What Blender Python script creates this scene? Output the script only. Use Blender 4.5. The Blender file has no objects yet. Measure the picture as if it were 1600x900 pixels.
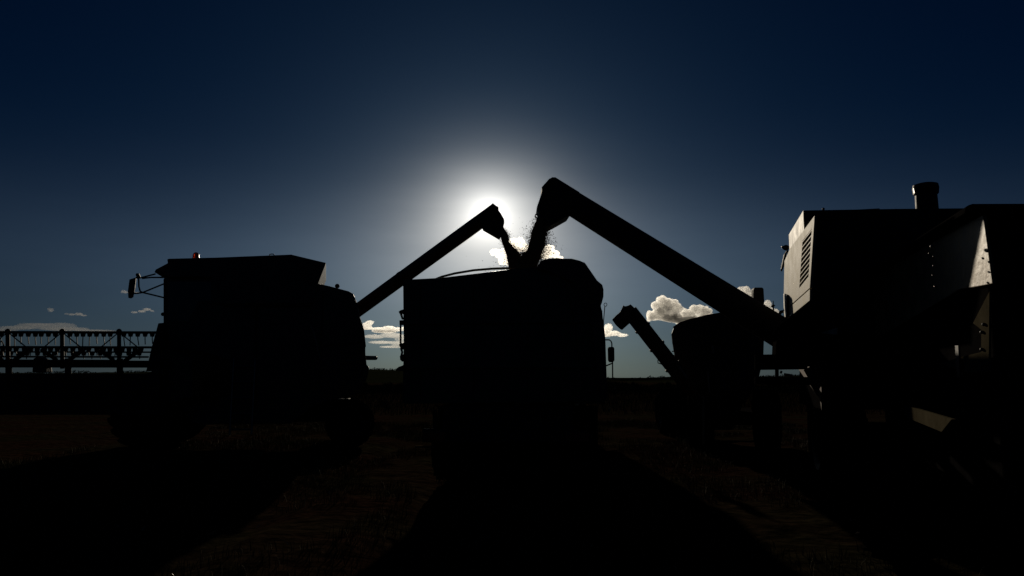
import bpy, bmesh, math, random
from mathutils import Vector, Matrix, noise
import numpy as np

random.seed(7)
S = bpy.context.scene
COL = S.collection
R = math.radians

# ------------------------------------------------------------------ camera
FPX, EYE = 1150.0, 1.5                       # focal length in px of a 1600 px frame, eye height
PITCH = math.atan(140.0 / FPX)
cd = bpy.data.cameras.new('camera'); cam = bpy.data.objects.new('camera', cd); COL.objects.link(cam)
cam.location = (0, 0, EYE); cam.rotation_euler = (math.pi / 2 + PITCH, 0, 0)
cd.sensor_width = 36.0; cd.lens = FPX / 1600 * 36.0; cd.clip_start = 0.05; cd.clip_end = 30000
S.camera = cam

# ------------------------------------------------------------------ sun, sky, exposure
SUN_EL, SUN_AZ = R(12.75), R(-1.75)           # azimuth from +Y towards +X
sdir = Vector((math.sin(SUN_AZ) * math.cos(SUN_EL), math.cos(SUN_AZ) * math.cos(SUN_EL), math.sin(SUN_EL)))
sl = bpy.data.lights.new('sun', 'SUN'); so = bpy.data.objects.new('sun', sl); COL.objects.link(so)
sl.energy = 2.0; sl.angle = R(0.5); sl.color = (1.0, 0.87, 0.68)
so.rotation_euler = (-sdir).to_track_quat('-Z', 'Y').to_euler(); so.location = (0, 60, 30)

W = bpy.data.worlds.new('World'); S.world = W; W.use_nodes = True
nt = W.node_tree; nt.nodes.clear()
def wn(t, **k):
    n = nt.nodes.new(t)
    for a, b in k.items(): setattr(n, a, b)
    return n
def wm(op, a, b=None):
    n = wn('ShaderNodeMath', operation=op)
    for i, v in enumerate((a, b)):
        if v is None: continue
        if isinstance(v, (int, float)): n.inputs[i].default_value = v
        else: nt.links.new(v, n.inputs[i])
    return n.outputs[0]
sky = wn('ShaderNodeTexSky', sky_type='NISHITA'); sky.sun_disc = False
sky.sun_elevation = SUN_EL; sky.sun_rotation = SUN_AZ
sky.air_density = 1.0; sky.dust_density = 1.5; sky.ozone_density = 3.0; sky.altitude = 400
SKY_GAMMA, SKY_MUL = 1.16, (0.0084, 0.0157, 0.0280)
gam = wn('ShaderNodeGamma'); gam.inputs[1].default_value = SKY_GAMMA
nt.links.new(sky.outputs[0], gam.inputs[0])
mul = wn('ShaderNodeVectorMath', operation='MULTIPLY'); mul.inputs[1].default_value = SKY_MUL
nt.links.new(gam.outputs[0], mul.inputs[0])
# forward-scattered light of hazy air round the sun (the part of the aureole the sky model leaves out)
tc = wn('ShaderNodeTexCoord')
dt = wn('ShaderNodeVectorMath', operation='DOT_PRODUCT'); dt.inputs[1].default_value = sdir
nrm = wn('ShaderNodeVectorMath', operation='NORMALIZE'); nt.links.new(tc.outputs['Generated'], nrm.inputs[0])
nt.links.new(nrm.outputs[0], dt.inputs[0])
th0 = wm('ARCCOSINE', wm('MINIMUM', dt.outputs['Value'], 0.9999999))
df = wn('ShaderNodeVectorMath', operation='SUBTRACT'); df.inputs[1].default_value = sdir; nt.links.new(nrm.outputs[0], df.inputs[0])
def spread(h, v):                                   # angle from the sun, measured with a flattened ruler
    d2 = wn('ShaderNodeVectorMath', operation='MULTIPLY'); d2.inputs[1].default_value = (h, h, v); nt.links.new(df.outputs[0], d2.inputs[0])
    d3 = wn('ShaderNodeVectorMath', operation='LENGTH'); nt.links.new(d2.outputs[0], d3.inputs[0])
    return d3.outputs['Value']
mp = wn('ShaderNodeMapping'); mp.inputs['Rotation'].default_value = (0, R(24), 0); mp.inputs['Scale'].default_value = (5, 5, 26)
nt.links.new(nrm.outputs[0], mp.inputs[0])
cn = wn('ShaderNodeTexNoise'); cn.inputs['Scale'].default_value = 1.0; cn.inputs['Detail'].default_value = 5; nt.links.new(mp.outputs[0], cn.inputs['Vector'])
veil = wm('ADD', wm('MULTIPLY', cn.outputs['Fac'], 0.36), 0.82)          # thin cirrus streaks
sx = wn('ShaderNodeSeparateXYZ'); nt.links.new(nrm.outputs[0], sx.inputs[0])
low_air = wm('DIVIDE', 1.0, wm('ADD', 1.0, wm('EXPONENT', wm('DIVIDE', wm('SUBTRACT', wm('ARCSINE', sx.outputs[2]), R(10.53)), R(2.36)))))   # hazy air lies low
def lobe(a, deg, th): return wm('MULTIPLY', wm('EXPONENT', wm('MULTIPLY', th, -1.0 / R(deg))), a)
acc = mul.outputs[0]
for amp, deg, colr, low, sp_ in ((14.5, 1.69, (1, .99, .95), False, (.916, 1.088)), (19.3, 3.13, (1, .895, .745), True, (.916, 1.088)), (1.0, 10.1, (1, 1.36, 1.81), True, (.509, 1.0))):
    v = wn('ShaderNodeVectorMath', operation='SCALE'); v.inputs[0].default_value = colr
    f = lobe(amp, deg, spread(*sp_)); f = wm('MULTIPLY', f, low_air) if low else f
    f = wm('MULTIPLY', f, veil)
    nt.links.new(f, v.inputs['Scale'])
    a = wn('ShaderNodeVectorMath', operation='ADD'); nt.links.new(acc, a.inputs[0]); nt.links.new(v.outputs[0], a.inputs[1])
    acc = a.outputs[0]
hs = wn('ShaderNodeHueSaturation'); hs.inputs['Saturation'].default_value = 1.11; hs.inputs['Value'].default_value = 1.06; nt.links.new(acc, hs.inputs['Color'])
bg = wn('ShaderNodeBackground'); bg.inputs[1].default_value = 0.1; nt.links.new(hs.outputs[0], bg.inputs[0])
wo = wn('ShaderNodeOutputWorld'); nt.links.new(bg.outputs[0], wo.inputs[0])

vs = S.view_settings
vs.view_transform = 'Standard'; vs.look = 'None'; vs.exposure = 0.0; vs.gamma = 1.0; vs.use_curve_mapping = False
S.render.engine = 'CYCLES'
S.cycles.max_bounces = 10; S.cycles.volume_bounces = 6; S.cycles.transparent_max_bounces = 32
S.cycles.use_denoising = True
S.cycles.volume_step_rate = 1.0

# ------------------------------------------------------------------ unprojection
CP, SP = math.cos(PITCH), math.sin(PITCH)
def ray(px, py):
    cx, cy = (px - 800) / FPX, (450 - py) / FPX
    return Vector((cx, CP - cy * SP, SP + cy * CP))
def at(px, py, y):
    d = ray(px, py); t = y / d.y
    return Vector((d.x * t, y, EYE + d.z * t))
class Frame:
    """a thing's own axes: U along the ground to the right, V along the ground away, O its base"""
    def __init__(s, px, y, deg):
        p = at(px, 590, y); s.O = Vector((p.x, y, 0)); a = R(deg); s.ang = a
        s.U = Vector((math.cos(a), math.sin(a), 0)); s.V = Vector((-math.sin(a), math.cos(a), 0))
    def P(s, px, py, v=0.0):                 # on the plane v = const
        d = ray(px, py); t = (v + s.O.dot(s.V)) / d.dot(s.V)
        return d * t + Vector((0, 0, EYE))
    def Q(s, px, py, u=0.0):                 # on the plane u = const
        d = ray(px, py); t = (u + s.O.dot(s.U)) / d.dot(s.U)
        return d * t + Vector((0, 0, EYE))
    def L(s, u, v, z): return s.O + s.U * u + s.V * v + Vector((0, 0, z))
    def matrix(s): return Matrix.Translation(s.O) @ Matrix.Rotation(s.ang, 4, 'Z')

# ------------------------------------------------------------------ objects
def tag(o, label=None, cat=None, group=None, kind=None):
    for k, v in (('label', label), ('category', cat), ('group', group), ('kind', kind)):
        if v: o[k] = v
    return o
def thing(name, fr, label, cat, group=None):
    o = bpy.data.objects.new(name, None); COL.objects.link(o)
    o.matrix_world = fr.matrix(); o['M'] = 0; del o['M']
    return tag(o, label, cat, group)
WM = {}
def obj(name, bm, mat, parent=None, smooth=False, loc=None):
    """bm holds world coordinates; the object gets its origin at its parent's base (or at loc)"""
    if parent is not None:
        top = parent
        while top.parent: top = top.parent
        M = top.matrix_basis.copy()
        bm.transform(M.inverted())
    elif loc is not None:
        bm.transform(Matrix.Translation(-Vector(loc)))
    bmesh.ops.recalc_face_normals(bm, faces=bm.faces[:])
    me = bpy.data.meshes.new(name); bm.to_mesh(me); bm.free()
    if smooth:
        for p in me.polygons: p.use_smooth = True
    o = bpy.data.objects.new(name, me); COL.objects.link(o)
    me.materials.append(mat)
    if parent is not None: o.parent = parent
    elif loc is not None: o.location = loc
    return o

# ------------------------------------------------------------------ shape helpers (world coordinates)
def prism(pts, off, bev=0.012, bm=None):
    """closed polygon pts swept by the vector off"""
    b = bmesh.new()
    a = [b.verts.new(p) for p in pts]; c = [b.verts.new(p + off) for p in pts]
    b.faces.new(a); b.faces.new(c[::-1])
    n = len(pts)
    for i in range(n): b.faces.new((a[i], c[i], c[(i + 1) % n], a[(i + 1) % n]))
    bmesh.ops.recalc_face_normals(b, faces=b.faces[:])
    if bev: bmesh.ops.bevel(b, geom=b.edges[:], offset=bev, segments=2, profile=0.7, affect='EDGES', clamp_overlap=True)
    return merge(b, bm)
def merge(b, bm):
    if bm is None: return b
    me = bpy.data.meshes.new('t'); b.to_mesh(me); b.free(); bm.from_mesh(me); bpy.data.meshes.remove(me)
    return bm
def fbox(fr, u0, u1, v0, v1, z0, z1, bev=0.012, bm=None):
    return prism([fr.L(u0, v0, z0), fr.L(u1, v0, z0), fr.L(u1, v0, z1), fr.L(u0, v0, z1)], fr.V * (v1 - v0), bev, bm)
def tube(pts, rad, seg=10, bm=None, cap=True):
    b = bm or bmesh.new()
    rads = rad if isinstance(rad, (list, tuple)) else [rad] * len(pts)
    rings = []; prev = None
    for i, p in enumerate(pts):
        t = (pts[min(i + 1, len(pts) - 1)] - pts[max(i - 1, 0)]).normalized()
        if prev is None:
            x = t.cross(Vector((0, 0, 1)))
            if x.length < 1e-3: x = t.cross(Vector((1, 0, 0)))
        else: x = prev - t * prev.dot(t)
        x.normalize(); prev = x; y = t.cross(x)
        rings.append([b.verts.new(p + (x * math.cos(k * 2 * math.pi / seg) + y * math.sin(k * 2 * math.pi / seg)) * rads[i]) for k in range(seg)])
    for r0, r1 in zip(rings, rings[1:]):
        for k in range(seg): b.faces.new((r0[k], r0[(k + 1) % seg], r1[(k + 1) % seg], r1[k]))
    if cap: b.faces.new(rings[0][::-1]); b.faces.new(rings[-1])
    return b
def lathe(c, axis, prof, seg=36, bm=None):
    """prof: (along axis, radius)"""
    b = bm or bmesh.new(); axis = axis.normalized()
    x = axis.cross(Vector((0, 0, 1)))
    if x.length < 1e-3: x = Vector((1, 0, 0))
    x.normalize(); y = axis.cross(x); rings = []
    for a, r in prof:
        rings.append([b.verts.new(c + axis * a + (x * math.cos(2 * math.pi * k / seg) + y * math.sin(2 * math.pi * k / seg)) * r) for k in range(seg)])
    for r0, r1 in zip(rings, rings[1:]):
        for k in range(seg): b.faces.new((r0[k], r0[(k + 1) % seg], r1[(k + 1) % seg], r1[k]))
    b.faces.new(rings[0][::-1]); b.faces.new(rings[-1])
    return b
def ball(c, r, sub=2, bm=None, sq=(1, 1, 1)):
    b = bm or bmesh.new()
    bmesh.ops.create_icosphere(b, subdivisions=sub, radius=1.0, matrix=Matrix.Translation(c) @ Matrix.Diagonal((r * sq[0], r * sq[1], r * sq[2], 1)))
    return b
def arcpts(p, n): return [p(i / (n - 1)) for i in range(n)]

# ------------------------------------------------------------------ materials
def mat(name, col, rough=0.5, metal=0.0, var=0.35, scale=6.0, bump=0.15, spec=0.5, bscale=None, extra=None):
    m = bpy.data.materials.new(name); m.use_nodes = True; t = m.node_tree
    bs = t.nodes['Principled BSDF']
    tcn = t.nodes.new('ShaderNodeTexCoord')
    no = t.nodes.new('ShaderNodeTexNoise'); no.inputs['Scale'].default_value = scale; no.inputs['Detail'].default_value = 7; no.inputs['Roughness'].default_value = 0.65
    t.links.new(tcn.outputs['Object'], no.inputs['Vector'])
    cr = t.nodes.new('ShaderNodeValToRGB')
    cr.color_ramp.elements[0].position = 0.3; cr.color_ramp.elements[1].position = 0.72
    c2 = extra or [c * 1.0 for c in col]
    cr.color_ramp.elements[0].color = [c * (1 - var) for c in c2] + [1]; cr.color_ramp.elements[1].color = [min(1, c * (1 + var * .5)) for c in col] + [1]
    t.links.new(no.outputs['Fac'], cr.inputs[0]); t.links.new(cr.outputs[0], bs.inputs['Base Color'])
    mr = t.nodes.new('ShaderNodeMapRange'); mr.inputs[3].default_value = max(0.03, rough - .12); mr.inputs[4].default_value = min(1, rough + .15)
    t.links.new(no.outputs['Fac'], mr.inputs[0]); t.links.new(mr.outputs[0], bs.inputs['Roughness'])
    bs.inputs['Metallic'].default_value = metal; bs.inputs['Specular IOR Level'].default_value = spec
    if bump:
        n2 = t.nodes.new('ShaderNodeTexNoise'); n2.inputs['Scale'].default_value = bscale or scale * 3; n2.inputs['Detail'].default_value = 5
        t.links.new(tcn.outputs['Object'], n2.inputs['Vector'])
        bp = t.nodes.new('ShaderNodeBump'); bp.inputs['Strength'].default_value = bump; bp.inputs['Distance'].default_value = 0.02
        t.links.new(n2.outputs['Fac'], bp.inputs['Height']); t.links.new(bp.outputs[0], bs.inputs['Normal'])
    return m
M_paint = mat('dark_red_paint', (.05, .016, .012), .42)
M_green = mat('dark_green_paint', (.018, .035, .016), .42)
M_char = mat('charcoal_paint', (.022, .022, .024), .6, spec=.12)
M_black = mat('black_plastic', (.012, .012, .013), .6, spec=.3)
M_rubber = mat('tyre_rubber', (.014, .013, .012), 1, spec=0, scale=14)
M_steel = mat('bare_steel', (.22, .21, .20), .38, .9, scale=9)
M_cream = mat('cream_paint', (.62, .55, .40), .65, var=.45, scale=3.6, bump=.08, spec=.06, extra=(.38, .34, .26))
M_shade = mat('shade_black_metal', (.012, .011, .011), 1, bump=.1, spec=0)  # shade put into the colour: glossless near-black for unlit parts
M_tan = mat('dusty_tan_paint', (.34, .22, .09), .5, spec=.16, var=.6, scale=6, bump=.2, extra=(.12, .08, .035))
M_drab = mat('drab_paint', (.10, .085, .055), .9, spec=0, var=.5, scale=2.5, bump=.15)  # duller, darker paint for the skirt panel and steps
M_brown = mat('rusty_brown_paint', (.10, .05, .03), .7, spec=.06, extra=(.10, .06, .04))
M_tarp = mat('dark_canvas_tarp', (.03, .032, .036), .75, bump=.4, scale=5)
M_glass = mat('tinted_glass', (.008, .009, .011), .12, var=.1, bump=0)
M_orange = mat('orange_beacon_lens', (.30, .022, .006), .3, var=.15, bump=0)
M_redlens = mat('red_lamp_lens', (.25, .012, .01), .25, var=.15, bump=0)
M_grain = mat('golden_grain', (.20, .13, .06), .8, var=.4, scale=40, spec=.2)
for mm, tr in ((M_orange, .5), (M_redlens, .3)): mm.node_tree.nodes['Principled BSDF'].inputs['Transmission Weight'].default_value = tr

# ================================================================== ground and hills
def ground_material():
    m = bpy.data.materials.new('reddish_soil'); m.use_nodes = True; t = m.node_tree; bs = t.nodes['Principled BSDF']
    tcn = t.nodes.new('ShaderNodeTexCoord')
    def nz(s, d=6):
        n = t.nodes.new('ShaderNodeTexNoise'); n.inputs['Scale'].default_value = s; n.inputs['Detail'].default_value = d
        t.links.new(tcn.outputs['Object'], n.inputs['Vector']); return n.outputs['Fac']
    a, b = nz(.5, 8), nz(6, 8)
    cr = t.nodes.new('ShaderNodeValToRGB'); e = cr.color_ramp.elements
    e[0].position, e[0].color = .38, (.029, .015, .010, 1); e[1].position, e[1].color = .62, (.024, .020, .011, 1)
    t.links.new(a, cr.inputs[0])
    mx = t.nodes.new('ShaderNodeMix'); mx.data_type = 'RGBA'; mx.blend_type = 'MULTIPLY'; mx.inputs['Factor'].default_value = .8
    cr2 = t.nodes.new('ShaderNodeValToRGB'); cr2.color_ramp.elements[0].position = .35; cr2.color_ramp.elements[0].color = (.35, .35, .35, 1); cr2.color_ramp.elements[1].position = .7
    t.links.new(b, cr2.inputs[0]); t.links.new(cr.outputs[0], mx.inputs['A']); t.links.new(cr2.outputs[0], mx.inputs['B'])
    t.links.new(mx.outputs['Result'], bs.inputs['Base Color']); bs.inputs['Roughness'].default_value = 1; bs.inputs['Specular IOR Level'].default_value = 0
    bp = t.nodes.new('ShaderNodeBump'); bp.inputs['Strength'].default_value = 1; bp.inputs['Distance'].default_value = .05
    t.links.new(nz(4, 9), bp.inputs['Height']); t.links.new(bp.outputs[0], bs.inputs['Normal'])
    return m
M_soil = ground_material()
def near_h(x, y):
    f = max(0, 1 - math.hypot(x, y - 10) / 60)
    return f * (.05 * noise.noise(Vector((x * .7, y * .7, 0))) + .035 * noise.noise(Vector((x * 2.3, y * 2.3, 4)))
                - .09 * math.exp(-((x + 1.25 - .02 * y) / .22) ** 2) - .09 * math.exp(-((x + 2.9 - .02 * y) / .22) ** 2))
b = bmesh.new()
xs = [-6000, -2000, -600, -200, -80, -40] + [-20 + .22 * i for i in range(182)] + [40, 80, 200, 600, 2000, 6000]
ys = [-200, -60, -20, -5] + [.22 * i for i in range(160)] + [40, 50, 80, 200, 600, 2000, 9000]
g = [[b.verts.new((x, y, near_h(x, y) if (-20 <= x <= 20.1 and 0 <= y <= 35) else 0)) for x in xs] for y in ys]
for j in range(len(ys) - 1):
    for i in range(len(xs) - 1): b.faces.new((g[j][i], g[j][i + 1], g[j + 1][i + 1], g[j + 1][i]))
tag(obj('ground', b, M_soil, smooth=True), kind='structure')

HP = [(-600, 584), (0, 583), (120, 582.5), (230, 582), (300, 579), (520, 576), (575, 576.5), (605, 578.5), (630, 580), (720, 584), (860, 589), (950, 591), (1000, 591), (1060, 588), (1150, 589), (1250, 587), (1600, 584), (2300, 585)]
def hill_px(px):
    for (a, ya), (c, yc) in zip(HP, HP[1:]):
        if a <= px <= c: return ya + (yc - ya) * (px - a) / (c - a)
    return 586
b = bmesh.new(); rows = []
for k, (dist, fr_) in enumerate(((180, -.05), (240, .12), (300, .35), (360, .7), (420, 1.0), (520, 1.02), (700, .6))):
    row = []
    for i in range(181):
        px = -560 + i * (2800 / 180.)
        dpy = 590 - hill_px(px)
        h = EYE * (1 if fr_ > .9 else fr_) + dpy / FPX * 420 + .8 * noise.noise(Vector((px * .02, 3.1, 0)))
        x = (px - 800) / FPX * dist
        row.append(b.verts.new((x, dist, max(-.3, h * fr_) + (.25 * noise.noise(Vector((px * .15, dist * .02, 1))) if k else -.2))))
    rows.append(row)
for r0, r1 in zip(rows, rows[1:]):
    for i in range(180): b.faces.new((r0[i], r0[i + 1], r1[i + 1], r1[i]))
M_hill = mat('far_grassland', (.016, .018, .009), 1, scale=.05, bump=0, spec=0)
tag(obj('hills', b, M_hill, smooth=True), kind='structure')

def soup(name, V, Fc, m):
    """one mesh from numpy vertex (n,3) and quad/tri faces (k,c) arrays"""
    me = bpy.data.meshes.new(name); V = np.asarray(V, np.float32); Fc = np.asarray(Fc, np.int32)
    k, c = Fc.shape
    me.vertices.add(len(V)); me.vertices.foreach_set('co', V.ravel())
    me.loops.add(k * c); me.loops.foreach_set('vertex_index', Fc.ravel())
    me.polygons.add(k); me.polygons.foreach_set('loop_start', np.arange(k, dtype=np.int32) * c)
    me.update(calc_edges=True); me.validate(); me.materials.append(m)
    o = bpy.data.objects.new(name, me); COL.objects.link(o); return o
rng = np.random.default_rng(11)
def blades(n, X, Y, Z, hmin, hmax, wid, lean=.6):
    a = rng.uniform(0, 2 * np.pi, n); h = rng.uniform(hmin, hmax, n) ; w = wid * rng.uniform(.6, 1.4, n)
    la = rng.uniform(0, 2 * np.pi, n); ll = h * rng.uniform(0, lean, n)
    base = np.stack([X, Y, Z], 1); d = np.stack([np.cos(a) * w, np.sin(a) * w, 0 * w], 1)
    mid = base + np.stack([np.cos(la) * ll * .35, np.sin(la) * ll * .35, h * .6], 1)
    tip = base + np.stack([np.cos(la) * ll, np.sin(la) * ll, h], 1)
    V = np.stack([base - d, base + d, mid + d * .7, mid - d * .7, tip + d * .08, tip - d * .08], 1).reshape(-1, 3)
    i = np.arange(n)[:, None] * 6
    Fc = np.concatenate([i + np.array([[0, 1, 2, 3]]), i + np.array([[3, 2, 4, 5]])])
    return V, Fc
# short rough grass, in patches
N = 90000
X = rng.uniform(-9, 9, N * 2); Y = 2.2 + 24 * rng.power(1.6, N * 2)
keep = np.array([noise.noise(Vector((x * .45, y * .45, 7))) + .4 * noise.noise(Vector((x * 1.7, y * 1.7, 2))) > -.02 for x, y in zip(X, Y)])
X, Y = X[keep], Y[keep]; Z = np.array([near_h(x, y) for x, y in zip(X, Y)]) - .005
M_grass = mat('dry_grass', (.075, .072, .032), .8, scale=1.5, bump=0, spec=.03, extra=(.05, .038, .02))
V, Fc = blades(len(X), X, Y, Z, .03, .13, .0035)
tag(soup('grass', V, Fc, M_grass), kind='stuff')
# pale straw that lies about and glints
n = 260
X = rng.uniform(-6, 3.5, n); Y = rng.uniform(3, 14, n); Z = np.array([near_h(x, y) for x, y in zip(X, Y)]) + .03
M_straw = mat('pale_straw', (.5, .42, .26), .35, bump=0, spec=.8)
V, Fc = blades(n, X, Y, Z, .015, .05, .004, 2.5)
tag(soup('straw', V, Fc, M_straw), kind='stuff')
# scrub along the far edge of the field
n = 26000
px = rng.uniform(400, 1400, n); D = rng.uniform(70, 110, n)
X = (px - 800) / FPX * D; Y = D
hh = np.array([.5 + .55 * noise.noise(Vector((a * .035, 2.2, 0))) + .3 * noise.noise(Vector((a * .13, 5, 0))) for a in px])
ok = hh > .12; X, Y, hh = X[ok], Y[ok], hh[ok]
Zc = rng.uniform(0, 1, len(X)) * hh
V, Fc = blades(len(X), X, Y, Zc - .05, .15, .45, .05, 1.2)
n = 14000                                            # bushes on the crest of the far rise
px = rng.uniform(-200, 1700, n); D = rng.uniform(412, 426, n); X = (px - 800) / FPX * D
hb_ = np.array([max(0, 1.2 + 1.5 * noise.noise(Vector((a * .021, 8.2, 0))) + 1.0 * noise.noise(Vector((a * .11, 4, 0)))) for a in px])
zb_ = np.array([EYE + (590 - hill_px(a)) / FPX * 420 - .9 for a in px])
V2, F2 = blades(n, X, D, zb_ + rng.uniform(0, 1, n) ** 1.3 * hb_, .3, .8, .22, 1.2)
V = np.concatenate([V, V2]); Fc = np.concatenate([Fc, F2 + (len(V) - len(V2))])
tag(soup('scrub', V, Fc, mat('scrub_leaves', (.030, .036, .018), .9, bump=0, spec=0, scale=.5)), kind='stuff')
# standing crop between the cleared strip and the scrub
n = 60000
D = 30 + 60 * rng.power(1.2, n); px = rng.uniform(-100, 1500, n); X = (px - 800) / FPX * D
V, Fc = blades(n, X, D, np.zeros(n) - .03, .18, .42, .012, .8)
tag(soup('crop', V, Fc, mat('crop_leaves', (.026, .026, .013), .9, bump=0, spec=0, scale=.5)), kind='stuff')

# ================================================================== wheels
def wheel(c, axis, r, w, parent, rim_mat, lugs=20):
    axis = axis.normalized()
    ri = r * .56
    rim = lathe(c, axis, [(-w * .30, ri * .2), (-w * .34, ri * .25), (-w * .30, ri * .62), (-w * .46, ri * .9), (-w * .5, ri * 1.02), (w * .5, ri * 1.02), (w * .3, ri * .6), (w * .3, ri * .2)], 28)
    wo_ = obj('wheel', rim, rim_mat, parent, smooth=False)
    k = .93
    ty = lathe(c, axis, [(-w * .42, ri), (-w * .52, ri * 1.15), (-w * .54, r * .78), (-w * .47, r * .92), (-w * .3, r * k), (w * .3, r * k), (w * .47, r * .92), (w * .54, r * .78), (w * .52, ri * 1.15), (w * .42, ri)], 40)
    x = axis.cross(Vector((0, 0, 1))).normalized(); y = axis.cross(x)
    for i in range(lugs):
        for sgn in (-1, 1):
            a = 2 * math.pi * (i + (.5 if sgn > 0 else 0)) / lugs; a2 = a + .16
            rd = lambda q: x * math.cos(q) + y * math.sin(q)
            tn = lambda q: -x * math.sin(q) + y * math.cos(q)
            p0 = c + rd(a) * r * .92 + axis * sgn * w * .02; p1 = c + rd(a2) * r * .90 + axis * sgn * w * .5
            hw = r * .045
            prism([p0 - tn(a) * hw, p0 + tn(a) * hw, p1 + tn(a2) * hw, p1 - tn(a2) * hw], rd(a) * r * .09, 0, ty)
    obj('tyre', ty, M_rubber, wo_)
    return wo_

# ================================================================== combine harvester on the left
A = Frame(400, 15.4, 14)
LC = thing('combine_harvester', A, 'dark combine harvester facing left with orange roof beacon and wide reel header', 'combine harvester', 'combine harvesters unloading grain')
bpy.context.view_layer.update()
def Ap(l, v=0.0): return [A.P(x, y, v) for x, y in l]
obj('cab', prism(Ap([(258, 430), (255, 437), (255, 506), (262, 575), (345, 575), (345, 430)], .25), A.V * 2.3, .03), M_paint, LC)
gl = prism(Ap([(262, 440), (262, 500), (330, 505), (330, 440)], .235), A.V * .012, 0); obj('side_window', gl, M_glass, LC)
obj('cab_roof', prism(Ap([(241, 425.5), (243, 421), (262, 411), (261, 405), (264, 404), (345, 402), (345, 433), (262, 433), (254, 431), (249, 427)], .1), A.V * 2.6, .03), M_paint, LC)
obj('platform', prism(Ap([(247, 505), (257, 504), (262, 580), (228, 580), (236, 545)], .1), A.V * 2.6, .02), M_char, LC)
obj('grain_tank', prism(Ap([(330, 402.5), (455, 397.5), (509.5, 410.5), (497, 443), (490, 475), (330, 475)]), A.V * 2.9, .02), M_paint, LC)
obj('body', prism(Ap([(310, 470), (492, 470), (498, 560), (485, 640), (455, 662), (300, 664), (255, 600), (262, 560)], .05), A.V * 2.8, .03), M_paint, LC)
obj('rear_hood', prism(Ap([(488, 440), (497, 443), (515, 447), (545, 455), (552, 459), (555, 466), (560, 480), (562, 494), (566, 505), (569, 515), (572, 541), (571, 543), (571, 552), (573, 570), (577, 574), (574, 590), (560, 615), (520, 625), (480, 640)], .02), A.V * 2.75, .02), M_paint, LC)
# panel seams and handles on the side facing us
for a, c in (((350, 478), (485, 478)), ((400, 480), (400, 640)), ((505, 455), (500, 610)), ((505, 540), (565, 535))):
    obj('panel_trim', tube([A.P(*a, -.01), A.P(*c, -.01)], .018, 6), M_char, LC)
obj('tow_bar', prism(Ap([(566, 555.5), (588, 556), (590, 557.5), (590, 561), (588, 562.5), (566, 562.5)], .6), A.V * .12, .012), M_steel, LC)
bl = obj('work_lamp', ball(A.P(527, 447, 1.2), .055, 3), M_black, LC, True)
obj('stalk', tube([A.P(527, 450, 1.2), A.P(527.5, 458, 1.2)], .015, 6), M_black, bl)
bc = lathe(A.P(306, 405, .5), Vector((0, 0, 1)), [(-.02, .075), (.02, .075), (.03, .068), (.09, .066), (.13, .05), (.148, .02)], 20)
obj('beacon', bc, M_orange, LC, True)
obj('hook', tube([A.P(421, 400, .3), A.P(421.5, 397.5, .3), A.P(425, 396.8, .3), A.P(428, 397.5, .3), A.P(428.5, 400, .3)], .012, 6), M_black, LC)
# mirrors
mv = .3
ma = bmesh.new()
for pl in ([(212, 434), (220, 434), (243, 428)], [(222, 435), (236, 433.5), (256, 433.5)], [(216.5, 434), (217, 448), (219, 455), (223, 457)], [(205, 458.5), (215, 458.3), (223, 457)], [(223, 457), (256, 443.5)], [(223, 457), (256, 465)]):
    tube([A.P(x, y, mv) for x, y in pl], .016, 8, ma)
obj('mirror_arm', ma, M_black, LC)
obj('mirror', prism(Ap([(202, 436.5), (212.3, 433.3), (210.5, 450), (207.5, 464), (204, 466), (200.3, 465.5), (199.5, 455)], mv - .03), A.V * .06, .012), M_black, LC)
obj('mirror', prism(Ap([(211.5, 429), (213, 426.7), (217, 427), (220, 434), (214, 435.5)], mv - .03), A.V * .05, .01), M_black, LC)
obj('lamp', ball(A.P(254.5, 491, .4), .04, 2), M_black, LC)
# chassis and wheels
obj('chassis', fbox(A, -1.1, 2.0, .5, 2.4, .55, 1.0), M_char, LC)
def ground_u(fr, px, v): p = fr.P(px, 590, v); return (p - fr.O).dot(fr.U)
for v in (.35, 2.5):
    wheel(A.L(ground_u(A, 243, .35), v, .80), A.V, .80, .55, LC, M_char)
    wheel(A.L(ground_u(A, 549, .35), v, .52), A.V, .52, .38, LC, M_char, 18)
ld = bmesh.new()
for uu in (.0, .42): tube([A.L(-.45 + uu, -.12, .35), A.L(-.45 + uu, .0, 1.9)], .02, 6, ld)
for i in range(5): tube([A.L(-.45, -.11 + .02 * i, .45 + .32 * i), A.L(-.03, -.11 + .02 * i, .45 + .32 * i)], .018, 6, ld)
obj('ladder', ld, M_steel, LC)
obj('pipe', tube([A.P(484, 509, -.05), A.P(489, 516, -.05), A.P(500, 560, -.05), A.P(520, 575, -.05)], .02, 6), M_steel, LC)
for l in ([(540, 565), (553, 563)], [(556, 562), (566, 563)], [(520, 565), (527, 575)]):
    obj('rod', tube([A.P(x, y, -.06) for x, y in l], .015, 6), M_steel, LC)
# unloading auger
P0, P1 = A.P(556, 487, 1.3), at(775, 328, 15.6)
tb = tube([P0 - (P1 - P0) * .12, P0, P0 + (P1 - P0) * .36, P1], .158, 20)
d = (P1 - P0).normalized(); q = P0 + (P1 - P0) * .34
tube([q, q + d * .06], .166, 20, tb)
au = obj('auger_tube', tb, M_paint, LC, False)
yy = 15.45
def pl(l, y): return [at(x, p, y) for x, p in l]
obj('spout', prism(pl([(770, 317), (775.5, 321.5), (779, 323), (778, 327), (782.5, 333), (788, 343), (786.5, 349), (786, 356), (780, 371), (768, 364), (754, 356), (748, 340)], yy), Vector((0, .32, 0)), .012), M_black, au)

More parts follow.
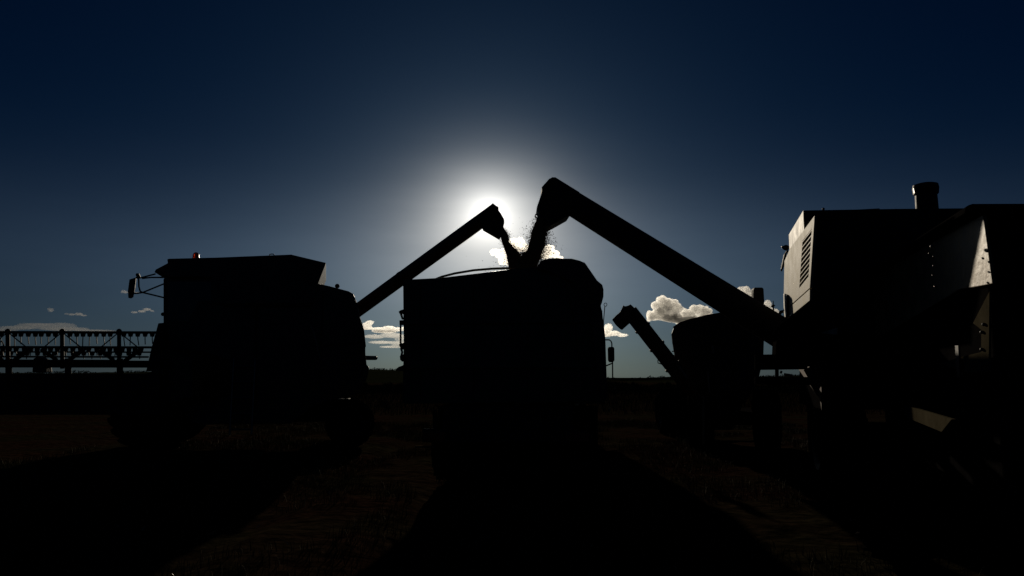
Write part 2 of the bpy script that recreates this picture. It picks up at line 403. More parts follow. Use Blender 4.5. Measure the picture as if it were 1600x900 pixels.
# ---- header with reel
def Hp(px, py, v=0.0): return at(px, py, 14.2 + v)
hb = prism([Hp(-120, 562.5), Hp(262, 563.5), Hp(262, 574.5), Hp(-120, 574)], Vector((0, .16, 0)), .02)
prism([Hp(-118, 584), Hp(258, 584), Hp(258, 648), Hp(-118, 648)], Vector((0, .03, 0)), 0.005, hb)
for x in (-100, 12, 105, 186, 252): prism([Hp(x - 4, 560), Hp(x + 4, 560), Hp(x + 4, 640), Hp(x - 4, 640)], Vector((0, .06, 0)), .008, hb)
HD = obj('header', hb, M_char, LC)
def hpart(name, bm, m=M_char): return obj(name, bm, m, HD)
def bar(y, v, x0, x1, r): return tube([Hp(x0, y, v), Hp(x1, y + .8, v)], r, 8)
hpart('reel_bar', bar(518.8, 0, -140, 262, .026))
hpart('reel_bar', bar(542, -.35, -140, 262, .022))
hpart('reel_bar', bar(549.5, .45, -140, 240, .016))
hpart('reel_bar', bar(557, .3, -140, 232, .018))
hpart('reel_bar', bar(563, -.3, -140, 190, .02))
for x in (-70, 12, 97, 186):
    ab = bmesh.new()
    tube([Hp(x, 516.5, -.02), Hp(x + .4, 576, -.02)], .038, 8, ab)
    ball(Hp(x, 517.5, -.02), .05, 2, ab)
    tube([Hp(x, 519, -.03), Hp(x - 29, 543, -.3)], .011, 6, ab); tube([Hp(x, 519, -.03), Hp(x + 31, 544, -.3)], .011, 6, ab)
    tube([Hp(x - 33, 545, -.2), Hp(x - 8, 563, -.05)], .04, 6, ab); tube([Hp(x + 35, 545, -.2), Hp(x + 9, 564, -.05)], .04, 6, ab)
    hpart('reel_arm', ab)
def tine(px, y, v, ln, bend):
    p = Hp(px, y, v); k = 14.2 / FPX
    t_ = prism([p + Vector((-.044, 0, 0)), p + Vector((.044, 0, 0)), p + Vector((.03, 0, -.065)), p + Vector((-.03, 0, -.065))], Vector((0, .04, 0)), .004)
    tube([p + Vector((0, .02, -.04)), p + Vector((bend * .3, .02, -.04 - ln * .4)), p + Vector((bend, .03, -.04 - ln))], .0095, 5, t_)
    return t_
px0 = -60.0; i = 0
while px0 < 246:
    if min(abs(px0 - q) for q in (-70, 12, 97, 186)) > 5:
        hpart('tine', tine(px0, 520.8, 0, .19 + random.uniform(-.03, .02), random.uniform(-.005, .03)), M_black)
    px0 += 10.6 + random.uniform(-1.6, 1.6)
px0 = -60.0
while px0 < 228:
    hpart('tine', tine(px0, 544, -.3, .10, random.uniform(-.02, .02)), M_black)
    px0 += 11.2 + random.uniform(-2, 2)
px0 = -57.0
while px0 < 226:
    hpart('tine', tine(px0, 550.5, .42, .09, random.uniform(-.02, .02)), M_black)
    px0 += 14.5 + random.uniform(-3, 3)
hpart('reel_drive', prism([Hp(52, 560), Hp(60, 557), Hp(70, 563), Hp(72, 582), Hp(50, 582)], Vector((0, .2, 0)), .02), M_black)
hose = [Hp(-4, 536, -.4), Hp(3, 533, -.4), Hp(6, 539, -.4), Hp(2, 545, -.4), Hp(-4, 540, -.4)]
hpart('hose', tube(hose, .014, 6), M_black)
fh = prism([Hp(236, 560, .1), Hp(262, 545, .1), Hp(300, 560, .1), Hp(300, 620, .1), Hp(236, 640, .1)], Vector((.4, 1.2, 0)), .02)
obj('feeder_house', fh, M_paint, LC)

# ================================================================== grain truck
T = Frame(787, 10.15, -5.7)
TR = thing('grain_truck', T, 'dark grain truck seen from behind being filled, canvas tarp bundled over its right side', 'truck')
bpy.context.view_layer.update()
def Tp(l, v=0.0): return [T.P(x, y, v) for x, y in l]
LEN = 7.2
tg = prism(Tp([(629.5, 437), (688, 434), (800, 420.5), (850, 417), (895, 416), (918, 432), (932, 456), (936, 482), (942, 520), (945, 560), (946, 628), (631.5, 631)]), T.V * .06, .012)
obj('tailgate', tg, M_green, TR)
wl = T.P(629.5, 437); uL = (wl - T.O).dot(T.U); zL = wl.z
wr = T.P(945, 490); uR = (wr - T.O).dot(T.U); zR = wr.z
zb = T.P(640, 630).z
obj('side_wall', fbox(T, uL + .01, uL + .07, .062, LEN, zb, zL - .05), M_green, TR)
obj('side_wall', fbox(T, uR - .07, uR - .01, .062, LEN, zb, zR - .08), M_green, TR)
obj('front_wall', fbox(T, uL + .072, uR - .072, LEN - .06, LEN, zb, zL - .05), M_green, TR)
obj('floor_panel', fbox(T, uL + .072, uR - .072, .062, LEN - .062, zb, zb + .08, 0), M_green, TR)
for x in (652, 735, 820, 905):
    obj('tailgate_rib', prism(Tp([(x - 4, 442 - (x - 630) * .06), (x + 4, 442 - (x - 630) * .06), (x + 4, 624), (x - 4, 624)], -.035), T.V * .033, .006), M_green, TR)
obj('tailgate_rail', prism(Tp([(634, 497), (940, 494), (940, 504), (634, 507)], -.06), T.V * .05, .008), M_green, TR)
obj('tailgate_rail', prism(Tp([(634, 566), (940, 565), (940, 575), (634, 576)], -.06), T.V * .05, .008), M_green, TR)
# hoop bow that carries the tarp
hv = 1.05
obj('hoop', tube([T.P(x, y, hv) for x, y in [(668, 446), (680, 436.5), (690, 432.5), (710, 427.3), (740, 422.3), (770, 419.8), (800, 418.8), (840, 421), (880, 428), (905, 440)]], .018, 8), M_steel, TR)
for vv in (2.6, 4.2, 5.8):
    obj('hoop', tube([T.L(uL + .05 + (uR - uL - .1) * k / 12, vv, zL - .15 + .30 * math.sin(math.pi * k / 12)) for k in range(13)], .018, 8), M_steel, TR)
# bundled tarp over the right side: a lumpy roll along the whole box
outl = [(838, 418), (846, 408), (856, 404), (870, 402.5), (880, 404), (893, 404.5), (905, 407), (914, 410.5), (917, 417), (920, 428), (928, 431), (933, 438), (941, 445), (943, 452), (943, 463), (938, 472), (937, 476), (941, 486), (942, 498), (944, 510), (946, 530), (947, 560), (948, 590), (949, 620), (944, 628), (934, 600), (928, 540), (920, 490), (895, 440), (860, 424)]
b = bmesh.new(); rings = []
for k in range(26):
    f = k / 25.; v = -.12 + f * (LEN + .15)
    ring = []
    base = [T.P(x, y, -.12) for x, y in outl]
    for j, p in enumerate(base):
        nrm_ = 1 - .10 * f
        jt = noise.noise(Vector((j * .8, k * .55, 3))) * (.05 if k else 0) + .03 * noise.noise(Vector((j * 1.9, k * 1.6, 6))) * (1 if k else 0)
        u_ = (p - T.O).dot(T.U); z_ = p.z
        cu, cz = uR - .25, 2.4
        ring.append(b.verts.new(T.L(cu + (u_ - cu) * (nrm_ + jt) - .03 * f, v + .05 * noise.noise(Vector((j * .5, k, 9))), cz + (z_ - cz) * (nrm_ + jt))))
    rings.append(ring)
for r0, r1 in zip(rings, rings[1:]):
    n = len(r0)
    for j in range(n): b.faces.new((r0[j], r0[(j + 1) % n], r1[(j + 1) % n], r1[j]))
b.faces.new(rings[0][::-1]); b.faces.new(rings[-1])
bmesh.ops.triangulate(b, faces=[f for f in b.faces if len(f.verts) > 4])
obj('tarp', b, M_tarp, TR)
rp = bmesh.new()
for j in (0, 1):
    tube([T.P(870 + 40 * j, 405 + 8 * j, -.14), T.P(884 + 38 * j, 440 + 20 * j, -.15), T.P(900 + 25 * j, 520, -.14), T.P(905 + 18 * j, 566, -.10)], .008, 6, rp)
obj('tarp_rope', rp, M_black, TR)
# gear on the left edge of the tailgate
gx = [('hinge', [(631, 483), (626, 484.5), (622.5, 487), (624, 490), (631, 491)]), ('hinge_strut', [(624, 489), (627, 489.5), (630, 499), (627.5, 499)]),
      ('latch', [(624, 500.5), (632, 500), (632, 508), (624, 507.5)]), ('latch', [(623, 538), (632, 535), (632, 546), (627, 546), (625, 543)]),
      ('latch', [(624.5, 556), (631, 553), (633, 564), (628, 565), (625, 562)]), ('mud_flap', [(618.5, 576.5), (623, 573), (629, 571), (633, 566), (633, 580), (620, 579)])]
for nm, l in gx: obj(nm, prism(Tp(l, -.05), T.V * .05, .005), M_black, TR)
obj('latch_rod', tube([T.P(626, 506, -.03), T.P(626, 538, -.03)], .014, 8), M_steel, TR)
obj('latch_chain', tube([T.P(626.5, 544, -.03), T.P(628.5, 550, -.03), T.P(627, 557, -.03)], .016, 6), M_steel, TR)
# chassis, axles, lamps
ch = fbox(T, -.85, .95, .05, 9.9, .78, zb - .02, .01)
obj('chassis', ch, M_char, TR)
obj('bumper', fbox(T, -1.12, 1.2, -.02, .08, .62, .80, .015), M_char, TR)
for uu in (-.95, 1.0):
    tl = obj('tail_lamp', fbox(T, uu - .16, uu + .16, -.05, -.022, .65, .77, .01), M_redlens, TR)
obj('step', prism(Tp([(648, 697), (680, 696.5), (680, 700), (648, 699.5)], -.1), T.V * .05, .004), M_drab, TR)
obj('step_bracket', prism(Tp([(676, 640), (682, 640), (682, 697), (676, 697)], .2), T.V * .05, .006), M_char, TR)
for v in (.9, 2.15, 8.6):
    for u in (-.82, .92): wheel(T.L(u, v, .50), T.U, .50, .52 if v < 4 else .32, TR, M_steel, 16)
obj('dark_sheet', prism(Tp([(684, 634), (934, 634), (934, 726), (900, 738), (720, 738), (684, 726)], .32), T.V * .02, .004), M_rubber, TR)  # broad black sheet added to darken the gap between the wheels
# cab in front
cb = prism([T.L(-1.1, 7.6, .9), T.L(1.2, 7.6, .9), T.L(1.2, 7.6, 2.65), T.L(1.1, 7.6, 2.75), T.L(-1.0, 7.6, 2.75), T.L(-1.1, 7.6, 2.65)], T.V * 2.2, .04)
obj('cab', cb, M_green, TR)
for l in ([(938, 531), (952, 531), (955, 533.5), (956, 537), (956, 545)], [(957, 562), (957.3, 592)], [(938, 574), (946, 572), (957, 567.5)]):
    obj('mirror_arm', tube([T.P(x, y, 8.2) for x, y in l], .016, 8), M_black, TR)
obj('mirror', prism(Tp([(949.5, 544), (951, 542), (958.5, 542), (960, 544), (960.3, 563), (958, 566), (952, 566), (950, 563)], 8.15), T.V * .1, .02), M_black, TR)
an = tube([T.P(941, 520, 7.7), T.P(943.5, 497, 7.7), T.P(945, 479, 7.7)], .012, 6)
tube([T.P(946 + 2.4 * math.cos(a), 476 + 2.6 * math.sin(a), 7.7) for a in [2 * math.pi * k / 10 for k in range(11)]], .009, 6, an)
obj('antenna', an, M_black, TR)
for x, y in ((961, 607), (952, 640)):
    obj('glint_bead', ball(T.P(x, y, 3.5 if x > 955 else .9), .022, 2), M_steel, TR)  # glossy steel beads added for two small glints by the truck

# ---- grain in the box and the two falling streams
b = bmesh.new(); g = []
for i in range(25):
    row = []
    for j in range(41):
        fu, fv = i / 24., j / 40.
        u = uL + .08 + (uR - uL - .16) * fu; v = .07 + (LEN - .14) * fv
        pk = max(math.exp(-((v - .75) / 1.0) ** 2 - ((u - .25) / .75) ** 2), math.exp(-((v - 5.3) / 1.1) ** 2 - ((u + .3) / .9) ** 2) * .8)
        row.append(b.verts.new(T.L(u, v, zb + .75 + .62 * pk + .03 * noise.noise(Vector((u * 3, v * 3, 0))))))
    g.append(row)
for i in range(24):
    for j in range(40): b.faces.new((g[i][j], g[i + 1][j], g[i + 1][j + 1], g[i][j + 1]))
tag(obj('grain_heap', b, M_grain, smooth=True), 'heap of harvested grain inside the truck box', 'grain', kind='stuff')

def stream(name, left, right, y, n, label, spray, seed, depth=.14):
    """left/right: outlines of the falling sheet of grain; kernels fill it, thinning out at its edges"""
    r = np.random.default_rng(seed)
    L_ = [at(a, c, y) for a, c in left]; R_ = [at(a, c, y) for a, c in right]
    m = len(L_)
    core = bmesh.new(); rings = []
    for k in range(m * 3 - 2):
        f = k / (m * 3 - 3.) * (m - 1); i = min(int(f), m - 2); t = f - i
        a = L_[i].lerp(L_[i + 1], t); c = R_[i].lerp(R_[i + 1], t); mid = (a + c) / 2; hw = (c - a).length / 2 * .86
        ax = (c - a).normalized()
        rings.append([core.verts.new(mid + (ax * math.cos(q) * hw + Vector((0, 1, 0)) * math.sin(q) * min(hw, depth)) * (1 + .16 * noise.noise(Vector((k * .9, math.cos(q) * 2 + seed, math.sin(q) * 2))))) for q in [2 * math.pi * j / 14 for j in range(14)]])
    for r0, r1 in zip(rings, rings[1:]):
        for j in range(14): core.faces.new((r0[j], r0[(j + 1) % 14], r1[(j + 1) % 14], r1[j]))
    core.faces.new(rings[0]); core.faces.new(rings[-1])
    bmesh.ops.recalc_face_normals(core, faces=core.faces[:])
    bmesh.ops.triangulate(core, faces=core.faces[:])
    core.verts.index_update()
    V0 = np.array([v.co[:] for v in core.verts]); F0 = np.array([[v.index for v in f.verts] for f in core.faces]); core.free()
    # kernels
    f = r.power(1.3, n) * (m - 1); i = np.minimum(f.astype(int), m - 2); t = (f - i)[:, None]
    La = np.array([p[:] for p in L_]); Ra = np.array([p[:] for p in R_])
    a = La[i] * (1 - t) + La[i + 1] * t; c = Ra[i] * (1 - t) + Ra[i + 1] * t
    w = r.normal(0, .19, n) * (1 + .75 * spray * np.sqrt(f / (m - 1)) * r.exponential(1.0, n)) + .05
    Cc = (a + c) / 2 + (c - a) * w[:, None] * 1.02; Cc[:, 1] += r.normal(0, depth * .6, n); Cc[:, 2] += r.normal(0, .03, n)
    sz = r.uniform(.004, .0095, n) * np.where(r.random(n) < .08, 1.6, 1)
    q = r.normal(0, 1, (n, 4, 3)); q /= np.linalg.norm(q, axis=2, keepdims=True)
    Vk = (Cc[:, None] + q * sz[:, None, None]).reshape(-1, 3)
    k4 = np.arange(n)[:, None] * 4 + len(V0)
    Fk = np.concatenate([k4 + np.array([x]) for x in ([0, 1, 2], [0, 1, 3], [0, 2, 3], [1, 2, 3])])
    o = soup(name, np.concatenate([V0, Vk]), np.concatenate([F0, Fk]), M_grain)
    return tag(o, label, 'falling grain', kind='stuff')
stream('grain_stream', [(838, 341), (835, 348), (829, 360), (826, 375), (822, 390), (812, 400), (803, 412), (798, 428), (796, 440)],
       [(857, 352), (856, 358), (855, 370), (853, 381), (850, 392), (847, 402), (843, 412), (841, 428), (841, 440)], 11.1, 42000,
       'thick stream of grain falling from the larger right auger into the truck', .9, 3)
stream('grain_stream', [(779, 366), (782, 374), (786, 385), (790, 398), (792, 412), (793, 430), (793, 440)],
       [(787, 354), (795, 366), (796, 378), (806, 388), (815, 396), (816, 412), (818, 440)], 15.55, 26000,
       'thinner stream of grain falling from the smaller left auger into the truck', .7, 5)

# ================================================================== grain cart in the gap on the right
G = Frame(1120, 15.0, -15)
GC = thing('grain_cart', G, 'dark round shouldered grain cart with a thin slanting auger, behind the big right auger', 'grain cart')
bpy.context.view_layer.update()
def Gp(l, v=0.0): return [G.P(x, y, v) for x, y in l]
obj('tank', prism(Gp([(1145, 487), (1123, 488.5), (1100, 492.5), (1078, 498.5), (1062, 503.5), (1053, 510.5), (1048.5, 522), (1050, 535), (1052, 547), (1055, 562), (1062, 580), (1085, 630), (1165, 630), (1186, 590), (1193, 560), (1195, 500), (1180, 489)]), G.V * 2.6, .05), M_char, GC)
obj('tank_rim', tube([G.P(x, y, -.012) for x, y in [(1052, 512), (1062, 505), (1078, 500), (1100, 494), (1123, 490), (1145, 488.5), (1180, 490.5)]], .02, 6), M_char, GC)
obj('hopper', prism(Gp([(1088, 628), (1162, 628), (1145, 672), (1105, 672)], .3), G.V * 2.0, .03), M_char, GC)
obj('chassis', fbox(G, -.3, .8, .2, 4.0, .55, .75), M_shade, GC)
for u in (-.35, 1.0): wheel(G.L(u, 1.2, .62), G.U, .62, .5, GC, M_char)
w2 = at(1056, 640, 20.3); 
wheel(Vector((w2.x, 20.3, .60)), Vector((1, .02, 0)), .60, .88, GC, M_char, 16)
obj('axle', tube([Vector((w2.x, 20.3, .60)), Vector((w2.x + 1.6, 20.3, .60))], .07, 8), M_char, GC)
Q0, Q1 = G.P(1082, 612, -.45), G.P(984, 486.5, -.75)
tb = tube([Q0, Q0.lerp(Q1, .3), Q1], .152, 18); dq = (Q1 - Q0).normalized()
for f_ in (.30, .55, .78): tube([Q0.lerp(Q1, f_), Q0.lerp(Q1, f_) + dq * .05], .172, 18, tb)
ga = obj('auger_tube', tb, M_brown, GC)
obj('spout', prism([G.P(x, y, -.92) for x, y in [(985, 475), (981, 477.5), (976, 478.5), (973.5, 476.5), (972, 481), (968, 488), (962, 493), (956, 499.5), (962, 508), (969, 514.5), (975, 509), (982, 503), (990, 512), (1000, 500), (995, 488), (990, 480)]], G.V * .32, .02), M_brown, ga)
obj('bracket', prism([G.P(x, y, -.9) for x, y in [(989, 511), (993, 514), (997, 521), (1001, 519), (1000, 508)]], G.V * .12, .006), M_black, ga)
obj('clamp', tube([G.P(x, y, -.62) for x, y in [(1019, 521), (1023, 521), (1025.5, 524.5), (1022, 528)]], .016, 6), M_black, ga)
obj('clamp', tube([G.P(x, y, -.55) for x, y in [(1033, 561), (1028, 563), (1028, 567), (1034, 569)]], .012, 6), M_steel, ga)
for l in ([(1050, 549), (1056, 549), (1055, 556)], [(1048, 560), (1053, 555), (1056, 562)]):
    obj('hose_fitting', tube([G.P(x, y, -.1) for x, y in l], .014, 6), M_steel, GC)
pp = tube([G.P(x, y, -.12) for x, y in [(1112, 540), (1114, 546), (1114, 552)]], .02, 8); obj('pipe', pp, M_steel, GC)
obj('pipe', tube([G.P(x, y, -.15) for x, y in [(1105.5, 580), (1106.5, 596), (1108, 613)]], .022, 8), M_steel, GC)
obj('stand_leg', tube([G.P(x, y, -.2) for x, y in [(1098.5, 618), (1099, 650), (1099.5, 694)]], .022, 8), M_steel, GC)
for l in ([(1152, 567), (1155, 564)], [(1162, 590), (1164, 588.5)]):
    obj('steel_bit', tube([G.P(x, y, -.1) for x, y in l], .018, 6), M_steel, GC)
obj('rim_glint_rod', tube([G.P(1060, 572, -.75), G.P(1074, 591, -.75)], .02, 8), M_steel, ga)  # steel rod standing in for rim light along the auger

# ================================================================== big combine harvester on the right, close to us
B = Frame(1268, 8.0, -14.5)
RC = thing('combine_harvester', B, 'big near combine harvester at right with sunlit louvred panel and thick raised auger', 'combine harvester', 'combine harvesters unloading grain')
bpy.context.view_layer.update()
def Bp(l, v=0.0): return [B.P(x, y, v) for x, y in l]
def Bq(l, u=0.0): return [B.Q(x, y, u) for x, y in l]
# engine deck block, its far end to the left
dzt, dzb = B.P(1272, 327.5, .02).z, B.P(1266, 470, .02).z
deck = prism([B.L(.0, .02, dzb), B.L(.0, .02, dzt)] + Bp([(1400, 326), (1516, 325), (1700, 325), (1700, 545), (1300, 520)], .02), B.V * 1.45, .012)
fbox(B, .03, 1.6, 1.48, 2.35, dzb, 3.0, .012, deck)
obj('engine_deck', deck, M_char, RC)  # dark paint carries the front's shade; only the sunlit panels get cream
# louvred side panel: a frame round the opening, slats inside
zt = B.L(0, 0, 0)
def vz(l, u=-.03): return [B.Q(x, y, u) for x, y in l]
pn = bmesh.new()
outer = [(1272.7, 337), (1234, 389), (1225.6, 408), (1224.6, 459), (1224.8, 486), (1265.3, 450)]
inner = [(1268.3, 357.5), (1254, 376), (1248.8, 450), (1263.2, 432)]
O_ = vz(outer); I_ = vz(inner)
th_ = B.U * .028
def slab(pts): prism(pts, th_, .004, pn)
slab([O_[0], O_[1], vz([(1246, 373)])[0], I_[1], I_[0]])                     # strip above the opening
slab([O_[0], I_[0], I_[3], O_[5]])                                           # near stile
slab([I_[3], I_[2], vz([(1248.8, 464.8)])[0], O_[5]])                        # below the opening
slab([I_[1], vz([(1246, 373)])[0], O_[1], O_[2], O_[3], O_[4], vz([(1248.8, 464.8)])[0], I_[2]])
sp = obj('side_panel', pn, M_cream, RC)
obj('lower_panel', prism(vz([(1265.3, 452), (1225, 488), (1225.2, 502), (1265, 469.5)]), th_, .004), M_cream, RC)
N_ = 9
for k in range(N_):
    f0, f1 = (k + .12) / N_, (k + .62) / N_
    a0, a1 = I_[0].lerp(I_[3], f0), I_[0].lerp(I_[3], f1); c0, c1 = I_[1].lerp(I_[2], f0), I_[1].lerp(I_[2], f1)
    lp = bmesh.new(); prism([a0, c0, c0 - Vector((0, 0, .011)), a0 - Vector((0, 0, .011))], B.U * .005, 0, lp)
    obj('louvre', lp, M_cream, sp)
bkp = [p + B.U * .03 + q_ for p, q_ in zip(I_, (Vector((0, 0, .08)) - B.V * .12, Vector((0, 0, .08)) + B.V * .3, Vector((0, 0, -.08)) + B.V * .3, Vector((0, 0, -.08)) - B.V * .12))]
obj('radiator_screen', prism(bkp, B.U * .006, 0), M_shade, sp)
# grain tank side standing a little higher behind
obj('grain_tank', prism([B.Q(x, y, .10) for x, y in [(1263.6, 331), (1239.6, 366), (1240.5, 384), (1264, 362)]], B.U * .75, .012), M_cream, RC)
# far edge trim, mirror knob, cable, handle
obj('corner_trim', prism([B.Q(x, y, -.06) for x, y in [(1224, 459), (1229, 461), (1229, 494), (1224.5, 497)]], B.U * .03, .004), M_black, RC)
obj('lamp', ball(at(1228, 387, 10.2), .045, 2, None, (1.1, 1, .9)), M_black, RC)
obj('lamp_lens', ball(at(1223, 386, 10.2), .02, 2), M_steel, RC)
obj('cable', tube([at(x, y, 10.1) for x, y in [(1229, 388), (1232, 398), (1233, 412), (1231, 422), (1228, 424)]], .012, 6), M_black, RC)
obj('handle', prism([at(x, y, 10.35) for x, y in [(1226, 397), (1230, 391), (1228, 410), (1222, 424), (1221, 420)]], Vector((0, .04, 0)), .005), M_black, RC)
obj('grab_rail', tube([at(x, y, 10.0) for x, y in [(1217, 500), (1217, 493), (1220, 487.5), (1224, 486.5)]], .022, 8), M_black, RC)
obj('antenna', tube([at(1209, 496, 10.2), at(1208, 470, 10.2)], [.014, .006], 6), M_black, RC)
obj('antenna_base', prism([at(x, y, 10.2) for x, y in [(1205, 478), (1208, 475.5), (1212, 477), (1208, 481)]], Vector((0, .03, 0)), .004), M_black, RC)
obj('mirror', prism([at(x, y, 10.4) for x, y in [(1178, 451), (1180, 449), (1191, 449), (1193.5, 451), (1194.5, 470), (1193.5, 482), (1190, 486), (1178.5, 480), (1177.5, 468)]], Vector((0, .12, 0)), .02), M_black, RC)
obj('mirror_post', tube([at(1186, 482, 10.45), at(1187, 500, 10.2)], .02, 6), M_black, RC)
# intake stack on the roof
sc_ = B.P(1448.5, 326, .5)
st = lathe(sc_, Vector((0, 0, 1)), [(-.1, .118), (.155, .112), (.17, .128), (.235, .135), (.275, .128), (.285, .10)], 28)
obj('air_intake', st, M_char, RC, False)
obj('intake_bracket', prism([B.P(x, y, .46) for x, y in [(1427.5, 294), (1430.5, 294), (1432, 302), (1429, 302)]], B.V * .05, .004), M_steel, RC)
obj('roof_bolt', ball(B.P(1286.5, 326.5, .02), .016, 2), M_steel, RC)
# lower body
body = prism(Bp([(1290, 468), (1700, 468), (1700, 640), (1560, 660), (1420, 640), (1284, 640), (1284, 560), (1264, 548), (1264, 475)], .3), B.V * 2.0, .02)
obj('body', body, M_shade, RC)
obj('auger_mount', prism(Bp([(1266, 472), (1266, 552), (1240, 556), (1212, 554), (1212.5, 540), (1216, 515), (1226, 503)], .3), B.V * .5, .02), M_shade, RC)
obj('bracket_beam', prism(Bp([(1180, 554), (1262, 553), (1262, 577), (1180, 578)], .6), B.V * .15, .01), M_shade, RC)
obj('bracket_beam', prism(Bp([(1180, 589), (1290, 589), (1290, 602), (1180, 601)], .6), B.V * .15, .01), M_shade, RC)
obj('bracket_post', prism(Bp([(1212, 545), (1217, 545), (1217, 592), (1212, 592)], .58), B.V * .1, .008), M_shade, RC)
obj('deflector_sheet', prism([B.Q(x, y, .08) for x, y in [(1244, 572), (1283.5, 574), (1283.5, 642), (1281, 624)]], B.U * .012, .003), M_brown, RC)
obj('guard_sheet', prism([B.Q(x, y, .16) for x, y in [(1307, 512), (1284, 519), (1284, 521), (1307, 523)]], B.U * .012, .003), M_cream, RC)
obj('strut', tube([B.P(1262, 575, .2), B.P(1300, 640, .2)], .05, 8), M_char, RC)
obj('rod', tube([B.P(1394, 544.5, -1.0), B.P(1412, 554.5, -1.0)], .016, 8), M_steel, RC)  # rod drawn for a bright line of sunlit edge
for l in ([(1219, 581), (1222, 582)], [(1225, 585), (1238, 587)], [(1222, 592), (1226, 598)]):
    obj('steel_bit', tube([B.P(x, y, .1) for x, y in l], .018, 6), M_steel, RC)  # steel bits standing in for small bright gaps of sky
# long side of the straw hood coming towards us
HU = .65
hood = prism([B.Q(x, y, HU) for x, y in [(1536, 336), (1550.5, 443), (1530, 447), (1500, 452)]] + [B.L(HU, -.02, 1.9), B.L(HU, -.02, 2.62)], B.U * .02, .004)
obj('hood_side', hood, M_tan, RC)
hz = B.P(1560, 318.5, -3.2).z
obj('hood_body', prism([B.L(HU + .03, -3.2, .75), B.L(2.9, -3.2, .75), B.L(2.9, -3.2, hz - .05), B.L(HU + .03, -3.2, hz - .05)], B.V * 3.1, .02), M_shade, RC)
obj('hood_roof', prism(Bp([(1507, 333), (1509, 325), (1513, 320.5), (1520, 318.3), (1760, 317.5), (1760, 336), (1536, 337)], -3.22), B.V * 3.15, .006), M_shade, RC)
obj('skirt_panel', prism([B.Q(x, y, HU - .02) for x, y in [(1546, 455), (1545, 581), (1510, 583), (1470, 568), (1500, 558), (1533, 550), (1533, 515), (1520, 505), (1533, 480)]], B.U * .012, .003), M_drab, RC)
for x, y in ((1534, 519), (1534, 546), (1535, 571), (1537, 507)):
    obj('bolt_or_glint', ball(B.Q(x, y, HU - .025), .012, 2), M_black, RC)
obj('strap', prism([B.Q(x, y, HU - .05) for x, y in [(1492, 540), (1497, 540), (1500, 590), (1495, 590)]], B.U * .012, .002), M_black, RC)
for k, (x, y) in enumerate(((1456, 385), (1452, 396), (1459, 401), (1459, 415), (1458, 430), (1461, 448))):
    obj('bolt_or_glint', ball(B.Q(x, y, HU - .16), .013 if k < 1 else .008, 2), M_steel, RC)  # added beads for the dots of sunlight coming through the louvres
obj('step_plate', prism([B.Q(x, y, .42) for x, y in [(1413, 633), (1487, 655), (1471, 675), (1415, 652)]], B.U * .03, .004), M_drab, RC)
obj('chassis', fbox(B, .75, 2.8, -2.6, 1.6, .55, .95), M_shade, RC)
for uu, vv, rr in ((.40, -1.75, .44), (2.4, -1.75, .44)):
    wheel(B.L(uu, vv, rr), B.U * .75 - B.V * .66, rr, .34, RC, M_char, 18)
for uu in (.5, 2.6): wheel(B.L(uu, 1.8, .75), B.U, .75, .5, RC, M_char, 20)
# thick unloading auger
P0, P1 = at(1245, 536, 9.35), at(884, 311, 11.3)
d = (P1 - P0).normalized()
tb = tube([P0 - d * .3, P0, P0.lerp(P1, .5), P1], [.205, .202, .199, .196], 24)
for f_ in (.02,): tube([P0.lerp(P1, f_), P0.lerp(P1, f_) + d * .06], .222, 24, tb)
RA = obj('auger_tube', tb, M_char, RC)
obj('spout', prism(pl([(868, 276.5), (863, 276.5), (858, 279), (850, 288), (846.5, 292), (847, 298), (844, 308), (838.5, 324), (842, 333), (838, 342), (846, 351), (857, 354), (872, 346), (888, 337), (904, 312), (906, 300)], 11.0), Vector((0, .42, 0)), .02), M_black, RA)
obj('spout_hook', tube(pl([(840, 336), (837, 335), (836, 338), (839, 341)], 11.0), .012, 6), M_steel, RA)

